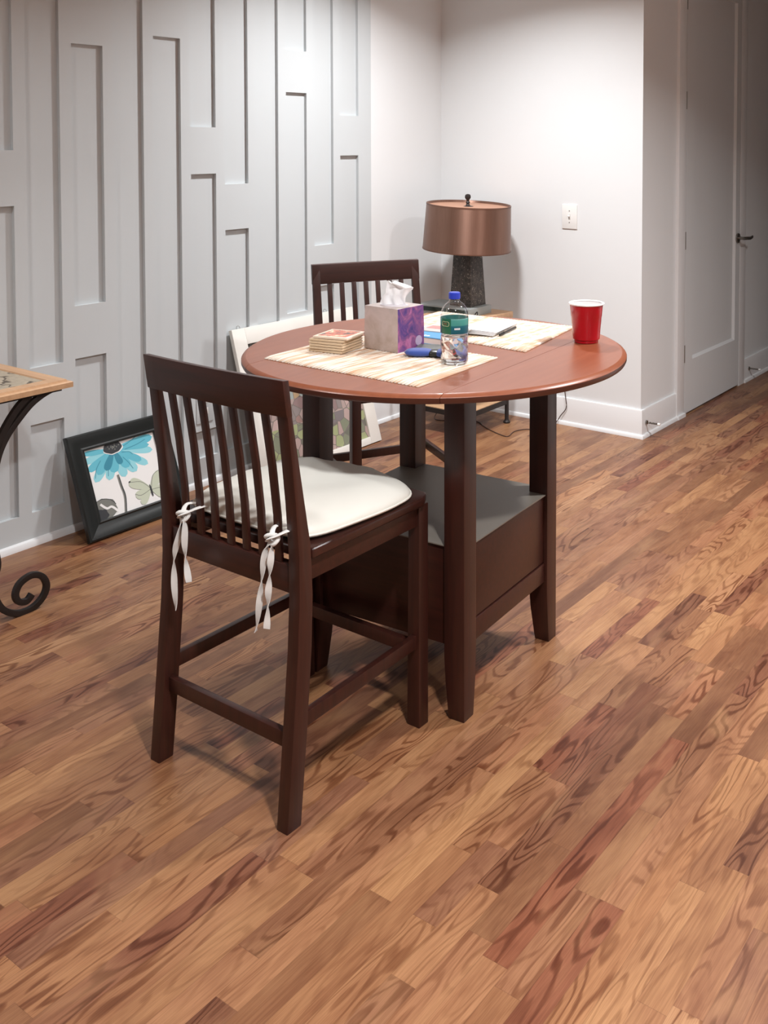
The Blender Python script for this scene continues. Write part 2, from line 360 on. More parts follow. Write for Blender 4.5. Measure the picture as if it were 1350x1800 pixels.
# seat cushion on the near chair
def cushion():
    e = empty('seat_cushion', (-1.855, 1.80, 0.627), 0, 'cream tie-on seat cushion with piped edge lying on the front chair', 'cushion')
    ctl = [(-0.16, -0.172), (0.0, -0.180), (0.155, -0.172), (0.215, -0.13), (0.238, 0.0), (0.245, 0.12), (0.225, 0.205), (0.14, 0.25), (0.0, 0.262), (-0.14, 0.25), (-0.225, 0.205), (-0.24, 0.10), (-0.232, -0.02), (-0.208, -0.13)]
    n = len(ctl); out = []
    for i in range(n):
        p0, p1, p2, p3 = [Vector(ctl[(i + k - 1) % n]) for k in range(4)]
        for k in range(5):
            t = k / 5; out.append(0.5 * ((2 * p1) + (-p0 + p2) * t + (2 * p0 - 5 * p1 + 4 * p2 - p3) * t * t + (-p0 + 3 * p1 - 3 * p2 + p3) * t ** 3))
    c = Vector((0, 0.035)); rings = []
    prof = [(0.05, 0.0), (0.92, 0.0), (0.985, 0.006), (1.0, 0.015), (0.988, 0.023), (0.94, 0.031), (0.84, 0.040), (0.66, 0.046), (0.45, 0.045), (0.25, 0.041), (0.10, 0.036)]
    for s_, z in prof:
        ring = []
        for j, p in enumerate(out):
            q = c + (p - c) * s_; dz = 0.0
            if z > 0.02: dz = 0.0045 * math.sin(q.x * 22 + 1.0) * math.cos(q.y * 19 + 0.6) + 0.002 * math.sin(q.x * 60 + q.y * 45)
            lift = 0.014 * max(0, (q.y - 0.16) / 0.1) * (0.5 + 0.5 * math.cos(q.x * 9)) * (s_ > 0.5) * 0.35
            ring.append((q.x, q.y, z + dz * (1 if s_ < 0.97 else 0.2) + lift))
        rings.append(ring)
    bb = B(); bb.loft(rings); bb.build('pad', m_cloth, e, smooth=80)
    pth = [(p.x * 1.004, p.y * 1.004 - 0.0002, 0.013 + 0.014 * max(0, (p.y - 0.16) / 0.1) * (0.5 + 0.5 * math.cos(p.x * 9)) * 0.35) for p in out] ; pth += pth[:2]
    B().sweep(pth, 0.006, 0.006, round_=8).build('piping', m_cloth, e, smooth=80)
    # ties: knot round a slat and two hanging tails each
    def tie(kx, kz, tails):
        K = Vector((kx, -0.236, kz))
        kb = B()
        loop = [K + Vector((0.016 * math.cos(a), 0.006 * math.sin(a * 2) - 0.004, 0.011 * math.sin(a))) for a in [i * 2 * math.pi / 18 for i in range(20)]]
        kb.sweep(loop, 0.012, 0.009, round_=8)
        kb.sweep(smoothpath([K + Vector((-0.012, -0.006, -0.006)), K + Vector((0.0, -0.012, 0.004)), K + Vector((0.016, -0.006, 0.012)), K + Vector((0.030, 0.012, 0.020)), K + Vector((0.034, 0.038, 0.020))], 5), 0.013, 0.005, round_=8)
        kb.sweep(smoothpath([K + Vector((0.012, -0.004, 0.0)), K + Vector((-0.006, 0.002, 0.010)), K + Vector((-0.014, 0.020, 0.020)), K + Vector((-0.004, 0.046, 0.016))], 5), 0.012, 0.005, round_=8)
        for pts, tw in tails:
            P = smoothpath([K + Vector(q) for q in pts], 8)
            kb.sweep(P, 0.0155, 0.0016, up=(0, 1, 0), twist=lambda t, tw=tw: tw * t)
        kb.build('tie', m_tie, e, smooth=60)
    tie(-0.130, 0.016, [([(-0.002, -0.008, -0.004), (-0.004, -0.016, -0.05), (-0.016, -0.020, -0.10), (-0.014, -0.022, -0.16), (-0.006, -0.024, -0.228)], 7.0), ([(0.008, -0.008, 0.0), (0.018, -0.014, -0.02), (0.022, -0.018, -0.07), (0.030, -0.020, -0.11), (0.042, -0.022, -0.148)], 6.0)])
    tie(0.182, 0.030, [([(-0.004, -0.008, -0.004), (-0.012, -0.014, -0.03), (-0.020, -0.018, -0.09), (-0.026, -0.020, -0.15), (-0.034, -0.024, -0.215)], 7.5), ([(0.004, -0.008, -0.002), (0.006, -0.014, -0.04), (0.004, -0.018, -0.09), (0.002, -0.020, -0.14), (0.000, -0.022, -0.200)], 9.0)])
cushion()

# ------------------------------------------------------------------ round pub table with cabinet base
TH = 0.94; TC = (-1.835, 2.380); TA = R(4.5)
t = empty('round_table', (TC[0], TC[1], 0), TA, 'round cherry drop leaf pub table on four square legs with a cabinet base', 'table')
RAD = 0.574; SEAM = 0.322
def disc_part(x0, x1, name):
    # slice of the disc between x0 and x1 with a profiled rim
    n = 96; pts = []
    g = 0.0007
    x0 += g; x1 -= g
    def arc(rad):
        P = []
        for i in range(n + 1):
            a = 2 * math.pi * i / n
            P.append((rad * math.cos(a), rad * math.sin(a)))
        return P
    prof = [(RAD - 0.020, TH - 0.027), (RAD - 0.016, TH - 0.027), (RAD - 0.003, TH - 0.024), (RAD, TH - 0.018), (RAD, TH - 0.009), (RAD - 0.003, TH - 0.005), (RAD - 0.008, TH - 0.003), (RAD - 0.012, TH), (RAD - 0.0145, TH)]
    def clip(P, rad):
        lo, hi = max(x0, -rad), min(x1, rad)
        out = []
        a0, a1 = math.acos(max(-1, min(1, hi / rad))), math.acos(max(-1, min(1, lo / rad)))
        m = 40
        for i in range(m + 1):
            a = a0 + (a1 - a0) * i / m; out.append((rad * math.cos(a), rad * math.sin(a)))
        for i in range(m + 1):
            a = a1 + (a0 - a1) * i / m; out.append((rad * math.cos(a), -rad * math.sin(a)))
        return out
    rg = [[(x, y, z) for x, y in clip(None, r)] for r, z in prof]; m = len(rg[0])
    bb = B(); bb.loft(rg[:5], 1, cap=False); bb.loft(rg[4:], 0, cap=False)
    bb.add(rg[0], [tuple(range(m - 1, -1, -1))], 1); bb.add(rg[-1], [tuple(range(m))], 0)
    bb.build(name, [m_top, m_rim], t, smooth=40)
disc_part(-RAD * 2, -SEAM, 'drop_leaf'); disc_part(-SEAM, SEAM, 'tabletop'); disc_part(SEAM, RAD * 2, 'drop_leaf')
# legs footprint is offset from the top's centre
LX0, LX1, LY0, LY1 = -0.284, 0.274, -0.282, 0.275; LW = 0.064
for sx in (0, 1):
    for sy in (0, 1):
        ox = LX1 if sx else LX0; oy = LY1 if sy else LY0; dx = -LW if sx else LW; dy = -LW if sy else LW
        def ring(f, z): return [(ox, oy, z), (ox + dx * f, oy, z), (ox + dx * f, oy + dy * f, z), (ox, oy + dy * f, z)]
        B().loft([ring(0.78, 0), ring(0.83, 0.03), ring(0.94, 0.10), ring(1.0, 0.165), ring(1.0, TH - 0.026)]).build('leg', m_dark, t, bevel=0.003)
ap = B(); zi = TH - 0.075
ap.box(LX0 + LW, LX1 - LW, LY0 + 0.02, LY0 + 0.04, zi + 0.045, TH - 0.027); ap.box(LX0 + LW, LX1 - LW, LY1 - 0.04, LY1 - 0.02, zi + 0.045, TH - 0.027)
ap.box(LX0 + 0.02, LX0 + 0.04, LY0 + LW, LY1 - LW, zi + 0.045, TH - 0.027); ap.box(LX1 - 0.04, LX1 - 0.02, LY0 + LW, LY1 - LW, zi + 0.045, TH - 0.027)
ap.build('apron', m_darkx, t)
cb = B(); ins = 0.012
cz0, cz1 = 0.195, 0.467
cb.box(LX1 - ins - 0.018, LX1 - ins, LY0 + LW - 0.002, LY1 - LW + 0.002, cz0 + 0.062, cz1)      # side panels
cb.box(LX1 - ins - 0.018, LX1 - ins + 0.003, LY0 + LW - 0.002, LY1 - LW + 0.002, cz0, cz0 + 0.058)
cb.box(LX0 + ins, LX0 + ins + 0.018, LY0 + LW - 0.002, LY1 - LW + 0.002, cz0, cz1)
cb.box(LX0 + LW - 0.002, LX1 - LW + 0.002, LY0 + ins, LY0 + ins + 0.018, cz0, cz1)
cb.box(LX0 + LW - 0.002, LX1 - LW + 0.002, LY1 - ins - 0.018, LY1 - ins, cz0, cz1)
cb.box(LX0 + 0.02, LX1 - 0.02, LY0 + 0.02, LY1 - 0.02, cz0 + 0.02, cz0 + 0.035)
cb.build('cabinet', m_darkx, t, bevel=0.0015)
sh = B(); e_ = 0.006
sh.prism([(LX0 + LW, LY0 + e_), (LX1 - LW, LY0 + e_), (LX1 - LW, LY0 + LW), (LX1 - e_, LY0 + LW), (LX1 - e_, LY1 - LW), (LX1 - LW, LY1 - LW), (LX1 - LW, LY1 - e_), (LX0 + LW, LY1 - e_), (LX0 + LW, LY1 - LW), (LX0 + e_, LY1 - LW), (LX0 + e_, LY0 + LW), (LX0 + LW, LY0 + LW)], 'z', cz1, cz1 + 0.003)
sh.build('shelf', m_lam, t, smooth=0)['label'] = 'grey brown shelf board on top of the cabinet base'

# ------------------------------------------------------------------ things on the table
# placemats
n = N('striped_cotton_weave'); ox, oy, oz = n.sep(n.obj())
f = n.noise(n.comb(n.math('MULTIPLY', ox, 26.0), n.math('MULTIPLY', oy, 0.5), 0.0), 1.0, 2, 0.7)
spk = n.noise(n.obj(), 260, 2, 0.6)
c = n.ramp(f, [(0.30, rgb(204, 158, 126)), (0.40, rgb(220, 204, 186)), (0.46, rgb(232, 228, 218)), (0.51, rgb(200, 160, 128)), (0.56, rgb(234, 231, 222)), (0.61, rgb(216, 196, 168)), (0.68, rgb(198, 152, 120))])
c = n.mix(n.math('MULTIPLY', spk, 0.2), c, rgb(206, 184, 160))
n.bump(spk, 0.5, 0.002); m_mat = n.set(col=c, rough=0.95, spec=0.15)
def placemat(A, Bp, C, D, label):
    # corners: A (far left), Bp (near right), C, D, as a ribbed cloth; ribs run from edge AB to edge DC
    cx = sum(p[0] for p in (A, Bp, C, D)) / 4; cy = sum(p[1] for p in (A, Bp, C, D)) / 4
    nu, nv = 192, 20; vs = []; fs = []
    rn = random.Random(3)
    for top in (1, 0):
        for j in range(nv + 1):
            for i in range(nu + 1):
                u, v = i / nu, j / nv
                if top or True:
                    rib = math.sin(u * math.pi * 48)
                    vv = v + (0.014 * abs(rib) * (1 if v > 0.5 else -1) if v in (0.0, 1.0) else 0) + 0.003 * math.sin(u * 9 + 2)
                    x = (A[0] * (1 - u) + Bp[0] * u) * (1 - vv) + (D[0] * (1 - u) + C[0] * u) * vv - cx
                    y = (A[1] * (1 - u) + Bp[1] * u) * (1 - vv) + (D[1] * (1 - u) + C[1] * u) * vv - cy
                    z = 0.0040 + 0.0026 * abs(rib) + 0.0006 * math.sin(u * 7 + v * 5) if top else 0.0006
                    if top and (i in (0, nu) or j in (0, nv)): z = 0.003
                vs.append((x, y, z))
    o = (nu + 1) * (nv + 1)
    for j in range(nv):
        for i in range(nu):
            a = j * (nu + 1) + i
            fs.append((a, a + 1, a + nu + 2, a + nu + 1)); fs.append((o + a, o + a + nu + 1, o + a + nu + 2, o + a + 1))
    for i in range(nu):
        a = i; fs.append((a, o + a, o + a + 1, a + 1)); a = nv * (nu + 1) + i; fs.append((a, a + 1, o + a + 1, o + a))
    for j in range(nv):
        a = j * (nu + 1); fs.append((a, a + nu + 1, o + a + nu + 1, o + a)); a = j * (nu + 1) + nu; fs.append((a, o + a, o + a + nu + 1, a + nu + 1))
    bb = B(); bb.add(vs, fs); ob = bb.build('placemat', m_mat, smooth=80, loc=(cx, cy, TH))
    return tag(ob, label, 'placemat', 'striped placemats')
placemat((-2.137, 1.968), (-1.565, 1.962), (-1.592, 2.356), (-2.160, 2.372), 'cream and peach striped placemat at the front, under the tissue box, coasters and bottle')
placemat((-2.140, 2.505), (-1.572, 2.476), (-1.650, 2.905), (-2.205, 2.880), 'cream striped placemat at the far side of the table under the folded papers')
MZ = TH + 0.0066

# coasters
m_cork = N('cork_edge'); f = m_cork.noise(m_cork.obj(), 260, 3); m_cork = m_cork.set(col=m_cork.mix(f, rgb(196, 170, 138), rgb(226, 204, 174)), rough=0.85)
n = N('coaster_print'); f = n.noise(n.obj(), 26, 3, 0.6, 0.6)
m_cprint = n.set(col=n.ramp(f, [(0.3, rgb(90, 80, 74)), (0.42, rgb(206, 110, 84)), (0.52, rgb(222, 140, 112)), (0.60, rgb(236, 216, 180)), (0.70, rgb(214, 122, 92))], 'CONSTANT'), rough=0.3)
rn = random.Random(9)
words = ['lowest coaster of the square stack, lying on the placemat', 'second lowest coaster of the square stack', 'third coaster from the bottom of the square stack', 'third coaster from the top of the square stack', 'coaster just under the topmost one of the square stack', 'topmost square coaster with an orange picture, shifted to the right']
def coaster_mesh():
    bb = B(); h = 0.0575
    bb.box(-h, h, -h, h, 0, 0.0068); return bb
for k in range(6):
    x, y, a = -2.041 + rn.uniform(-.002, .002), 2.163 + rn.uniform(-.002, .002), R(11 + rn.uniform(-2.5, 2.5))
    if k == 5: x, y, a = -2.032, 2.168, R(14)
    z = MZ + k * 0.0079
    e = empty('coaster', (x, y, z), a, words[k], 'coaster', 'square coasters in a stack')
    bb = coaster_mesh(); bb.build('tile', m_cork if k < 5 else plain('coaster_tile', rgb(232, 214, 194), 0.5), e, bevel=0.0022)
    if k == 5:
        p = B(); p.box(-0.046, 0.046, -0.046, 0.046, 0.0068, 0.0074); p.build('picture', m_cprint, e)['label'] = 'orange and dark picture'

# tissue box
n = N('tissue_box_print'); g = n.obj(); gx, gy, gz = n.sep(g)
nrm = n.node('ShaderNodeNewGeometry').outputs['Normal']
tex = n.noise(g, 14, 4, 0.6, 0.5)
front = n.ramp(n.math('ADD', n.math('MULTIPLY', gz, 3.0), n.math('MULTIPLY', tex, 0.9)), [(0.25, rgb(150, 138, 126)), (0.5, rgb(176, 158, 148)), (0.72, rgb(196, 180, 176)), (0.85, rgb(186, 172, 168))])
t2 = n.noise(g, 22, 4, 0.65, 1.2)
side = n.ramp(t2, [(0.30, rgb(48, 44, 110)), (0.44, rgb(84, 62, 132)), (0.55, rgb(122, 78, 128)), (0.66, rgb(184, 104, 150)), (0.78, rgb(120, 130, 170))])
side = n.mix(n.math('MULTIPLY', n.math('ADD', gy, 0.075), 3.0, clamp=True), side, n.ramp(t2, [(0.3, rgb(60, 60, 120)), (0.5, rgb(170, 90, 120)), (0.7, rgb(180, 130, 190))]))
isx = n.math('GREATER_THAN', n.math('ABSOLUTE', n.sep(n.node('ShaderNodeTexCoord').outputs['Normal'])[0]), 0.7)
m_tbox = n.set(col=n.mix(isx, front, side), rough=0.4)
tb = empty('tissue_box', (-1.9155, 2.281, MZ), R(-2), 'square cardboard tissue box, grey front and purple side, with a tissue pulled up', 'tissue box')
w2, d2, hh = 0.067, 0.059, 0.128
bb = B()
def trg(ins, z, hole=False): return [(-w2 + ins, -d2 + ins, z), (w2 - ins, -d2 + ins, z), (w2 - ins, d2 - ins, z), (-w2 + ins, d2 - ins, z)]
bb.loft([trg(0, 0), trg(0.0, hh * 0.5), trg(0.0015, hh)])
bb.build('carton', m_tbox, tb, bevel=0.001, smooth=0)
bb = B(); N_ = 32; ring = lambda rx, ry, z: [(rx * math.cos(2 * math.pi * i / N_), ry * math.sin(2 * math.pi * i / N_), z) for i in range(N_)]
bb.loft([ring(0.048, 0.036, hh), ring(0.047, 0.035, hh + 0.0012), ring(0.030, 0.014, hh + 0.0018)]); bb.build('film', plain('slit_film', rgb(214, 208, 214), 0.3), tb)
bb = B(); logo = [(0.008 * math.cos(a), 0) for a in (0,)]
bb.prism([(0.034 + 0.015 * math.cos(2 * math.pi * i / 24), 0.024 + 0.015 * math.sin(2 * math.pi * i / 24)) for i in range(24)], 'x', w2 - 0.0004, w2 + 0.0004)
bb.build('emblem', plain('pale_emblem', rgb(176, 160, 190), 0.4), tb)['label'] = 'pale round emblem'
# tissue: folded sheet standing in the slot
rows = [(0.0, -0.038, 0.040), (0.15, -0.037, 0.041), (0.30, -0.033, 0.040), (0.42, -0.027, 0.042), (0.50, -0.021, 0.046), (0.58, -0.019, 0.050), (0.68, -0.019, 0.057), (0.76, -0.0185, 0.0635), (0.84, -0.018, 0.052), (0.92, -0.018, 0.034), (1.0, -0.0175, 0.014)]
ax = Vector((math.cos(R(32)), math.sin(R(32)), 0)); ay = Vector((-ax.y, ax.x, 0))
def tissue(off, sc, ph):
    nu = 26; vs = []; fs = []
    P = smoothpath([(a, b_, c_) for a, b_, c_ in rows], 4)
    for (v, l, r_) in P:
        for i in range(nu + 1):
            u = i / nu
            x = l + (r_ - l) * u
            y = off + 0.010 * math.sin(u * 6.5 + ph) * (0.35 + 0.65 * v) + 0.005 * math.sin(u * 15 + v * 8 + ph) + 0.012 * v * math.sin(ph)
            vs.append(ax * (x * sc - 0.006) + ay * y + Vector((0, 0, hh - 0.004 + 0.073 * v * sc + 0.003 * math.sin(u * 9 + ph) * v)))
    n_ = len(P)
    for j in range(n_ - 1):
        for i in range(nu):
            a = j * (nu + 1) + i; fs.append((a, a + 1, a + nu + 2, a + nu + 1))
    return vs, fs
bb = B(); bb.add(*tissue(-0.004, 1.0, 0.3)); bb.add(*tissue(0.006, 0.93, 1.4))
to = bb.build('tissue', m_paper, tb, smooth=80)
md = to.modifiers.new('thick', 'SOLIDIFY'); md.thickness = 0.0005

# water bottle
n = N('clear_plastic'); n.n.remove(n.b); tr = n.node('ShaderNodeBsdfTransparent'); gl = n.node('ShaderNodeBsdfGlossy'); gl.inputs['Roughness'].default_value = 0.06
lw = n.node('ShaderNodeLayerWeight'); lw.inputs[0].default_value = 0.35
mx = n.node('ShaderNodeMixShader'); n.l.new(n.math('MULTIPLY_ADD', lw.outputs['Facing'], 0.42, 0.05), mx.inputs[0]); tr.inputs[0].default_value = (0.93, 0.94, 0.95, 1)
n.l.new(tr.outputs[0], mx.inputs[1]); n.l.new(gl.outputs[0], mx.inputs[2]); n.l.new(mx.outputs[0], n.n['Material Output'].inputs[0]); m_pet = n.m
m_water = plain('water', (1, 1, 1, 1), 0.0, trans=1.0, ior=1.33)
bo = empty('water_bottle', (-1.640, 2.212, MZ), R(20), 'clear plastic water bottle with blue cap and teal label on the front placemat', 'bottle')
prof = [(0.022, 0.002), (0.030, 0.0), (0.035, 0.004), (0.037, 0.014), (0.0365, 0.022)]
seg = 64
def brad(z, a):
    # diagonal swirl ribs on the lower half, plain label band, domed shoulder
    if z < 0.004: return 0.030 + z * 1.2
    if z < 0.022: return 0.0355 + 0.0018 * math.sin((z - 0.004) / 0.018 * math.pi) - 0.0012 * (math.cos(a * 5) > 0.6)
    if z < 0.080: return 0.0372 - 0.0016 * max(0, math.sin(a * 7 + z * 190)) * math.sin((z - 0.022) / 0.058 * math.pi)
    if z < 0.090: return 0.0372 - 0.0012 * math.sin((z - 0.08) / 0.010 * math.pi)
    if z < 0.134: return 0.0368
    if z < 0.180:
        q = (z - 0.134) / 0.046; return 0.0372 * math.sqrt(max(0, 1 - (q * 0.92) ** 2.3)) * (1 - q ** 3 * 0.1) + 0.0002
    return 0.0135
zs = [0.0, 0.002, 0.004, 0.010, 0.016, 0.022] + [0.022 + 0.058 * i / 28 for i in range(1, 29)] + [0.083, 0.085, 0.087, 0.090, 0.112, 0.134] + [0.134 + 0.046 * i / 16 for i in range(1, 16)]
rings = [[(0.010 * math.cos(2 * math.pi * j / seg), 0.010 * math.sin(2 * math.pi * j / seg), 0.004) for j in range(seg)]]
rings += [[(brad(z, 2 * math.pi * j / seg) * math.cos(2 * math.pi * j / seg), brad(z, 2 * math.pi * j / seg) * math.sin(2 * math.pi * j / seg), z) for j in range(seg)] for z in zs]
rings += [[(r * math.cos(2 * math.pi * j / seg), r * math.sin(2 * math.pi * j / seg), z) for j in range(seg)] for r, z in ((0.0145, 0.180), (0.0135, 0.184), (0.0132, 0.196))]
bb = B(); bb.loft(rings, cap=False); bb.build('shell', m_pet, bo, smooth=70)
wr = [[((brad(z, 2 * math.pi * j / seg) - 0.0012) * math.cos(2 * math.pi * j / seg), (brad(z, 2 * math.pi * j / seg) - 0.0012) * math.sin(2 * math.pi * j / seg), z) for j in range(seg)] for z in [0.003, 0.010, 0.022] + [0.022 + 0.058 * i / 28 for i in range(1, 29)] + [0.082]]
bb = B(); bb.loft(wr); bb.build('water', m_water, bo, smooth=70)
B().lathe([(0.0001, 0.206), (0.0135, 0.206), (0.0155, 0.204), (0.0158, 0.196), (0.0158, 0.188), (0.0148, 0.187)], 40).build('cap', plain('blue_cap', rgb(44, 66, 190), 0.35), bo)
n = N('bottle_label'); lx, ly, lz = n.sep(n.obj()); ang = n.math('ARCTAN2', ly, lx)
teal = n.ramp(n.math('MULTIPLY', n.math('SUBTRACT', lz, 0.090), 22.0), [(0.0, rgb(16, 84, 100)), (0.5, rgb(20, 98, 112)), (0.56, rgb(66, 142, 134)), (0.9, rgb(74, 150, 140)), (1.0, rgb(150, 190, 190))])
grn = n.math('LESS_THAN', n.math('ABSOLUTE', n.math('ADD', ang, 1.95)), 0.42)
m_label = n.set(col=n.mix(grn, teal, rgb(34, 98, 72)), rough=0.35)
bb = B(); bb.lathe([(0.0374, 0.0905), (0.0376, 0.0915), (0.0376, 0.1330), (0.0374, 0.1340)], 64); lb = bb.build('label', m_label, bo)
def wrap(bb, a0, a1, z0, z1, r=0.0379, m=8):
    rings = [[(r * math.cos(a0 + (a1 - a0) * i / m), r * math.sin(a0 + (a1 - a0) * i / m), z) for z in (z0, z1)] + [((r - .0004) * math.cos(a0 + (a1 - a0) * i / m), (r - .0004) * math.sin(a0 + (a1 - a0) * i / m), z) for z in (z1, z0)] for i in range(m + 1)]
    bb.loft(rings)
bb = B()
for k in range(5): wrap(bb, -1.28 + k * 0.085, -1.28 + k * 0.085 + 0.06, 0.1035, 0.1085)
bb.build('lettering', m_paper, lb)
bb = B(); pts = []
ringo = []
for i in range(28):
    a = 2 * math.pi * i / 28; aa = -1.97 + 0.30 * math.cos(a); z = 0.1195 + 0.0075 * math.sin(a) + 0.0015 * math.sin(3 * a); ringo.append((0.0380 * math.cos(aa), 0.0380 * math.sin(aa), z))
ringo += ringo[:1]
bb.sweep(ringo, 0.0018, 0.0012, round_=6); bb.build('emblem', plain('pale_outline', rgb(190, 190, 150), 0.5), lb)
bb = B(); wrap(bb, -2.14, -1.82, 0.1175, 0.1218); bb.build('emblem', plain('brown_mark', rgb(112, 92, 66), 0.5), lb)
bo.scale = (1.04, 1.04, 0.965)

# red cup
cu = empty('plastic_cup', (-1.500, 2.712, TH + 0.0005), 0, 'red disposable cup with white rim standing at the right edge of the table', 'cup')
B().lathe([(0.0001, 0.004), (0.034, 0.004), (0.036, 0.0), (0.0375, 0.001), (0.0385, 0.010), (0.0425, 0.012), (0.046, 0.060), (0.0465, 0.062), (0.048, 0.085), (0.0488, 0.087), (0.0515, 0.118), (0.0525, 0.127)], 56).build('cup_wall', plain('red_plastic', rgb(176, 10, 30), 0.22), cu)
B().lathe([(0.0001, 0.007), (0.034, 0.007), (0.0405, 0.03), (0.0508, 0.128)], 56).build('lining', plain('white_lining', rgb(242, 238, 238), 0.3), cu)
B().lathe([(0.0505, 0.1270), (0.053, 0.1262), (0.0562, 0.1275), (0.0570, 0.1295), (0.0560, 0.1320), (0.0535, 0.1330), (0.0508, 0.1318), (0.0500, 0.1290)], 56).build('rim', plain('white_rim', rgb(248, 245, 245), 0.3), cu)

cu.scale = (0.98, 0.98, 0.93)
# books
bk = empty('book', (-1.905, 2.455, TH + 0.0016), R(2), 'small blue covered book lying behind the tissue box', 'book')
B().box(-0.088, 0.088, -0.062, 0.062, 0.002, 0.0195).build('pages', plain('page_block', rgb(232, 222, 218), 0.8), bk)
bb = B(); bb.box(-0.090, 0.090, -0.064, 0.064, 0.0195, 0.0222); bb.box(-0.090, 0.090, -0.064, 0.064, 0, 0.002); bb.box(-0.091, -0.0885, -0.064, 0.064, 0, 0.0222)
bb.build('cover', plain('blue_cover', rgb(78, 158, 214), 0.3), bk)
bb = B()
for k in range(6): bb.box(-0.048 + k * 0.012, -0.040 + k * 0.012, -0.052, -0.040, 0.0222, 0.0226)
bb.build('lettering', m_paper, bk)
bl = empty('booklet', (-1.905, 2.502, TH + 0.0016 + 0.0222), R(8), 'thin grey and pink booklet lying on the blue book', 'booklet')
B().box(-0.07, 0.08, -0.035, 0.055, 0, 0.003).build('cover', plain('grey_paper', rgb(184, 180, 176), 0.5), bl)
B().box(-0.06, 0.072, 0.006, 0.048, 0.003, 0.0036).build('band', plain('pink_band', rgb(206, 128, 124), 0.5), bl)['label'] = 'pink band'
# wallet and eyeglass pouch in front
wl = empty('wallet', (-1.778, 2.318, MZ), R(24), 'flat dark grey wallet with a red edge behind the blue pouch', 'wallet')
B().box(-0.066, 0.060, -0.030, 0.038, 0, 0.011).build('body', plain('grey_leather', rgb(92, 96, 92), 0.4), wl, bevel=0.003)
B().box(-0.060, 0.0605, -0.0308, 0.030, 0.003, 0.006).build('edge_band', plain('red_edge', rgb(200, 84, 84), 0.5), wl)['label'] = 'red edge'
po = empty('pouch', (-1.752, 2.243, MZ), R(28), 'royal blue soft pouch with a black band in front of the wallet', 'pouch')
def blob(x0, x1, wy, hz, name, mt, par, pw=2.6):
    rings = []; m = 12
    for i in range(m + 1):
        s_ = i / m; x = x0 + (x1 - x0) * s_; k = (max(0.0001, 1 - abs(2 * s_ - 1) ** pw)) ** (1 / pw); k = max(k, 0.25)
        rings.append([(x, wy * k * math.copysign(abs(math.cos(a)) ** 0.8, math.cos(a)), hz * 0.5 + hz * 0.5 * k * math.copysign(abs(math.sin(a)) ** 0.8, math.sin(a))) for a in [2 * math.pi * j / 20 for j in range(20)]])
    return B().loft(rings).build(name, mt, par, smooth=80)
m_blue = plain('blue_fabric', rgb(44, 72, 150), 0.7, sheen=0.3)
blob(-0.072, 0.012, 0.027, 0.022, 'flap', m_blue, po); blob(0.016, 0.070, 0.030, 0.021, 'body', m_blue, po)
blob(-0.004, 0.036, 0.026, 0.0195, 'band', m_black, po)

# folded papers and pen
pp = B()
for i in range(5):
    z = 0.0006 + i * 0.0024; n_ = 14; sk = i * 0.002
    vs = []
    for a in range(n_ + 1):
        u = a / n_; lift = 0.005 * (1 - u) ** 3 * (i + 1) / 5 + 0.002 * math.sin(u * 3.1)
        vs.append((-0.058 + 0.112 * u + sk, z + lift))
    poly = vs + [(x, z_ + 0.0012) for x, z_ in vs[::-1]]
    pp.prism(poly, 'y', -0.105 + sk, 0.105 - sk)
o = pp.build('folded_papers', m_paper, loc=(-1.836, 2.672, TH + 0.0085), rz=R(12), smooth=20); tag(o, 'stack of folded white papers lying on the far placemat', 'papers')
pn = empty('pen', (-1.757, 2.688, TH + 0.0066), R(12), 'dark pen lying against the folded white papers', 'pen')
pn.location = (-1.764, 2.668, TH + 0.0115)
B().sweep([(0, -0.035, 0), (0, 0.0, 0), (0, 0.06, 0), (0, 0.068, 0)], 0.0085, 0.0085, round_=14).build('barrel', plain('pen_barrel', rgb(60, 54, 52), 0.3), pn)
B().sweep([(0, -0.036, 0), (0, -0.062, 0), (0, -0.070, 0)], lambda t_: 0.0092 - 0.003 * t_, lambda t_: 0.0092 - 0.003 * t_, round_=14).build('cap', m_black, pn)
B().box(-0.001, 0.001, -0.034, -0.005, 0.004, 0.0062).build('clip', m_nick, pn)
ck = B().box(-0.03, 0.012, -0.012, 0.012, 0, 0.006).build('card_case', m_black, loc=(-1.852, 2.548, TH + 0.0016 + 0.005), rz=R(10), bevel=0.002)
tag(ck, 'small black card case poking out under the folded papers', 'case')

# ------------------------------------------------------------------ side table and lamp by the back wall
def side_table(loc, sx, sy, h, label, foot):
    e = empty('side_table', loc, 0, label, 'side table', None); return e
st = empty('side_table', (-3.19, 4.400, 0), 0, 'small oak topped side table with black metal legs under the bronze lamp', 'side table')
hx, hy = 0.152, 0.187
b = B(); b.box(-hx - 0.028, hx + 0.028, -hy - 0.022, hy + 0.02, 0.590, 0.625); b.build('tabletop', m_oak, st, bevel=0.004)
B().box(-hx - 0.010, hx + 0.010, -hy - 0.010, hy + 0.008, 0.578, 0.590).build('frame', m_iron, st)
b = B(); b.box(-hx, hx, -hy, hy, 0.124, 0.136); b.build('shelf', m_oak, st, bevel=0.002)
b = B(); b.box(-hx - 0.006, hx + 0.006, -hy - 0.006, -hy + 0.006, 0.106, 0.132); b.box(-hx - 0.006, hx + 0.006, hy - 0.006, hy + 0.006, 0.106, 0.132); b.box(-hx - 0.006, -hx + 0.006, -hy, hy, 0.106, 0.132); b.box(hx - 0.006, hx + 0.006, -hy, hy, 0.106, 0.132)
b.build('shelf_rail', m_iron, st)
for sx in (-1, 1):
    for sy in (-1, 1):
        B().lathe([(0.0001, 0.0), (0.019, 0.0), (0.020, 0.008), (0.014, 0.014), (0.0115, 0.022), (0.0115, 0.578)], 20, c=(sx * hx, sy * hy)).build('leg', m_iron, st)
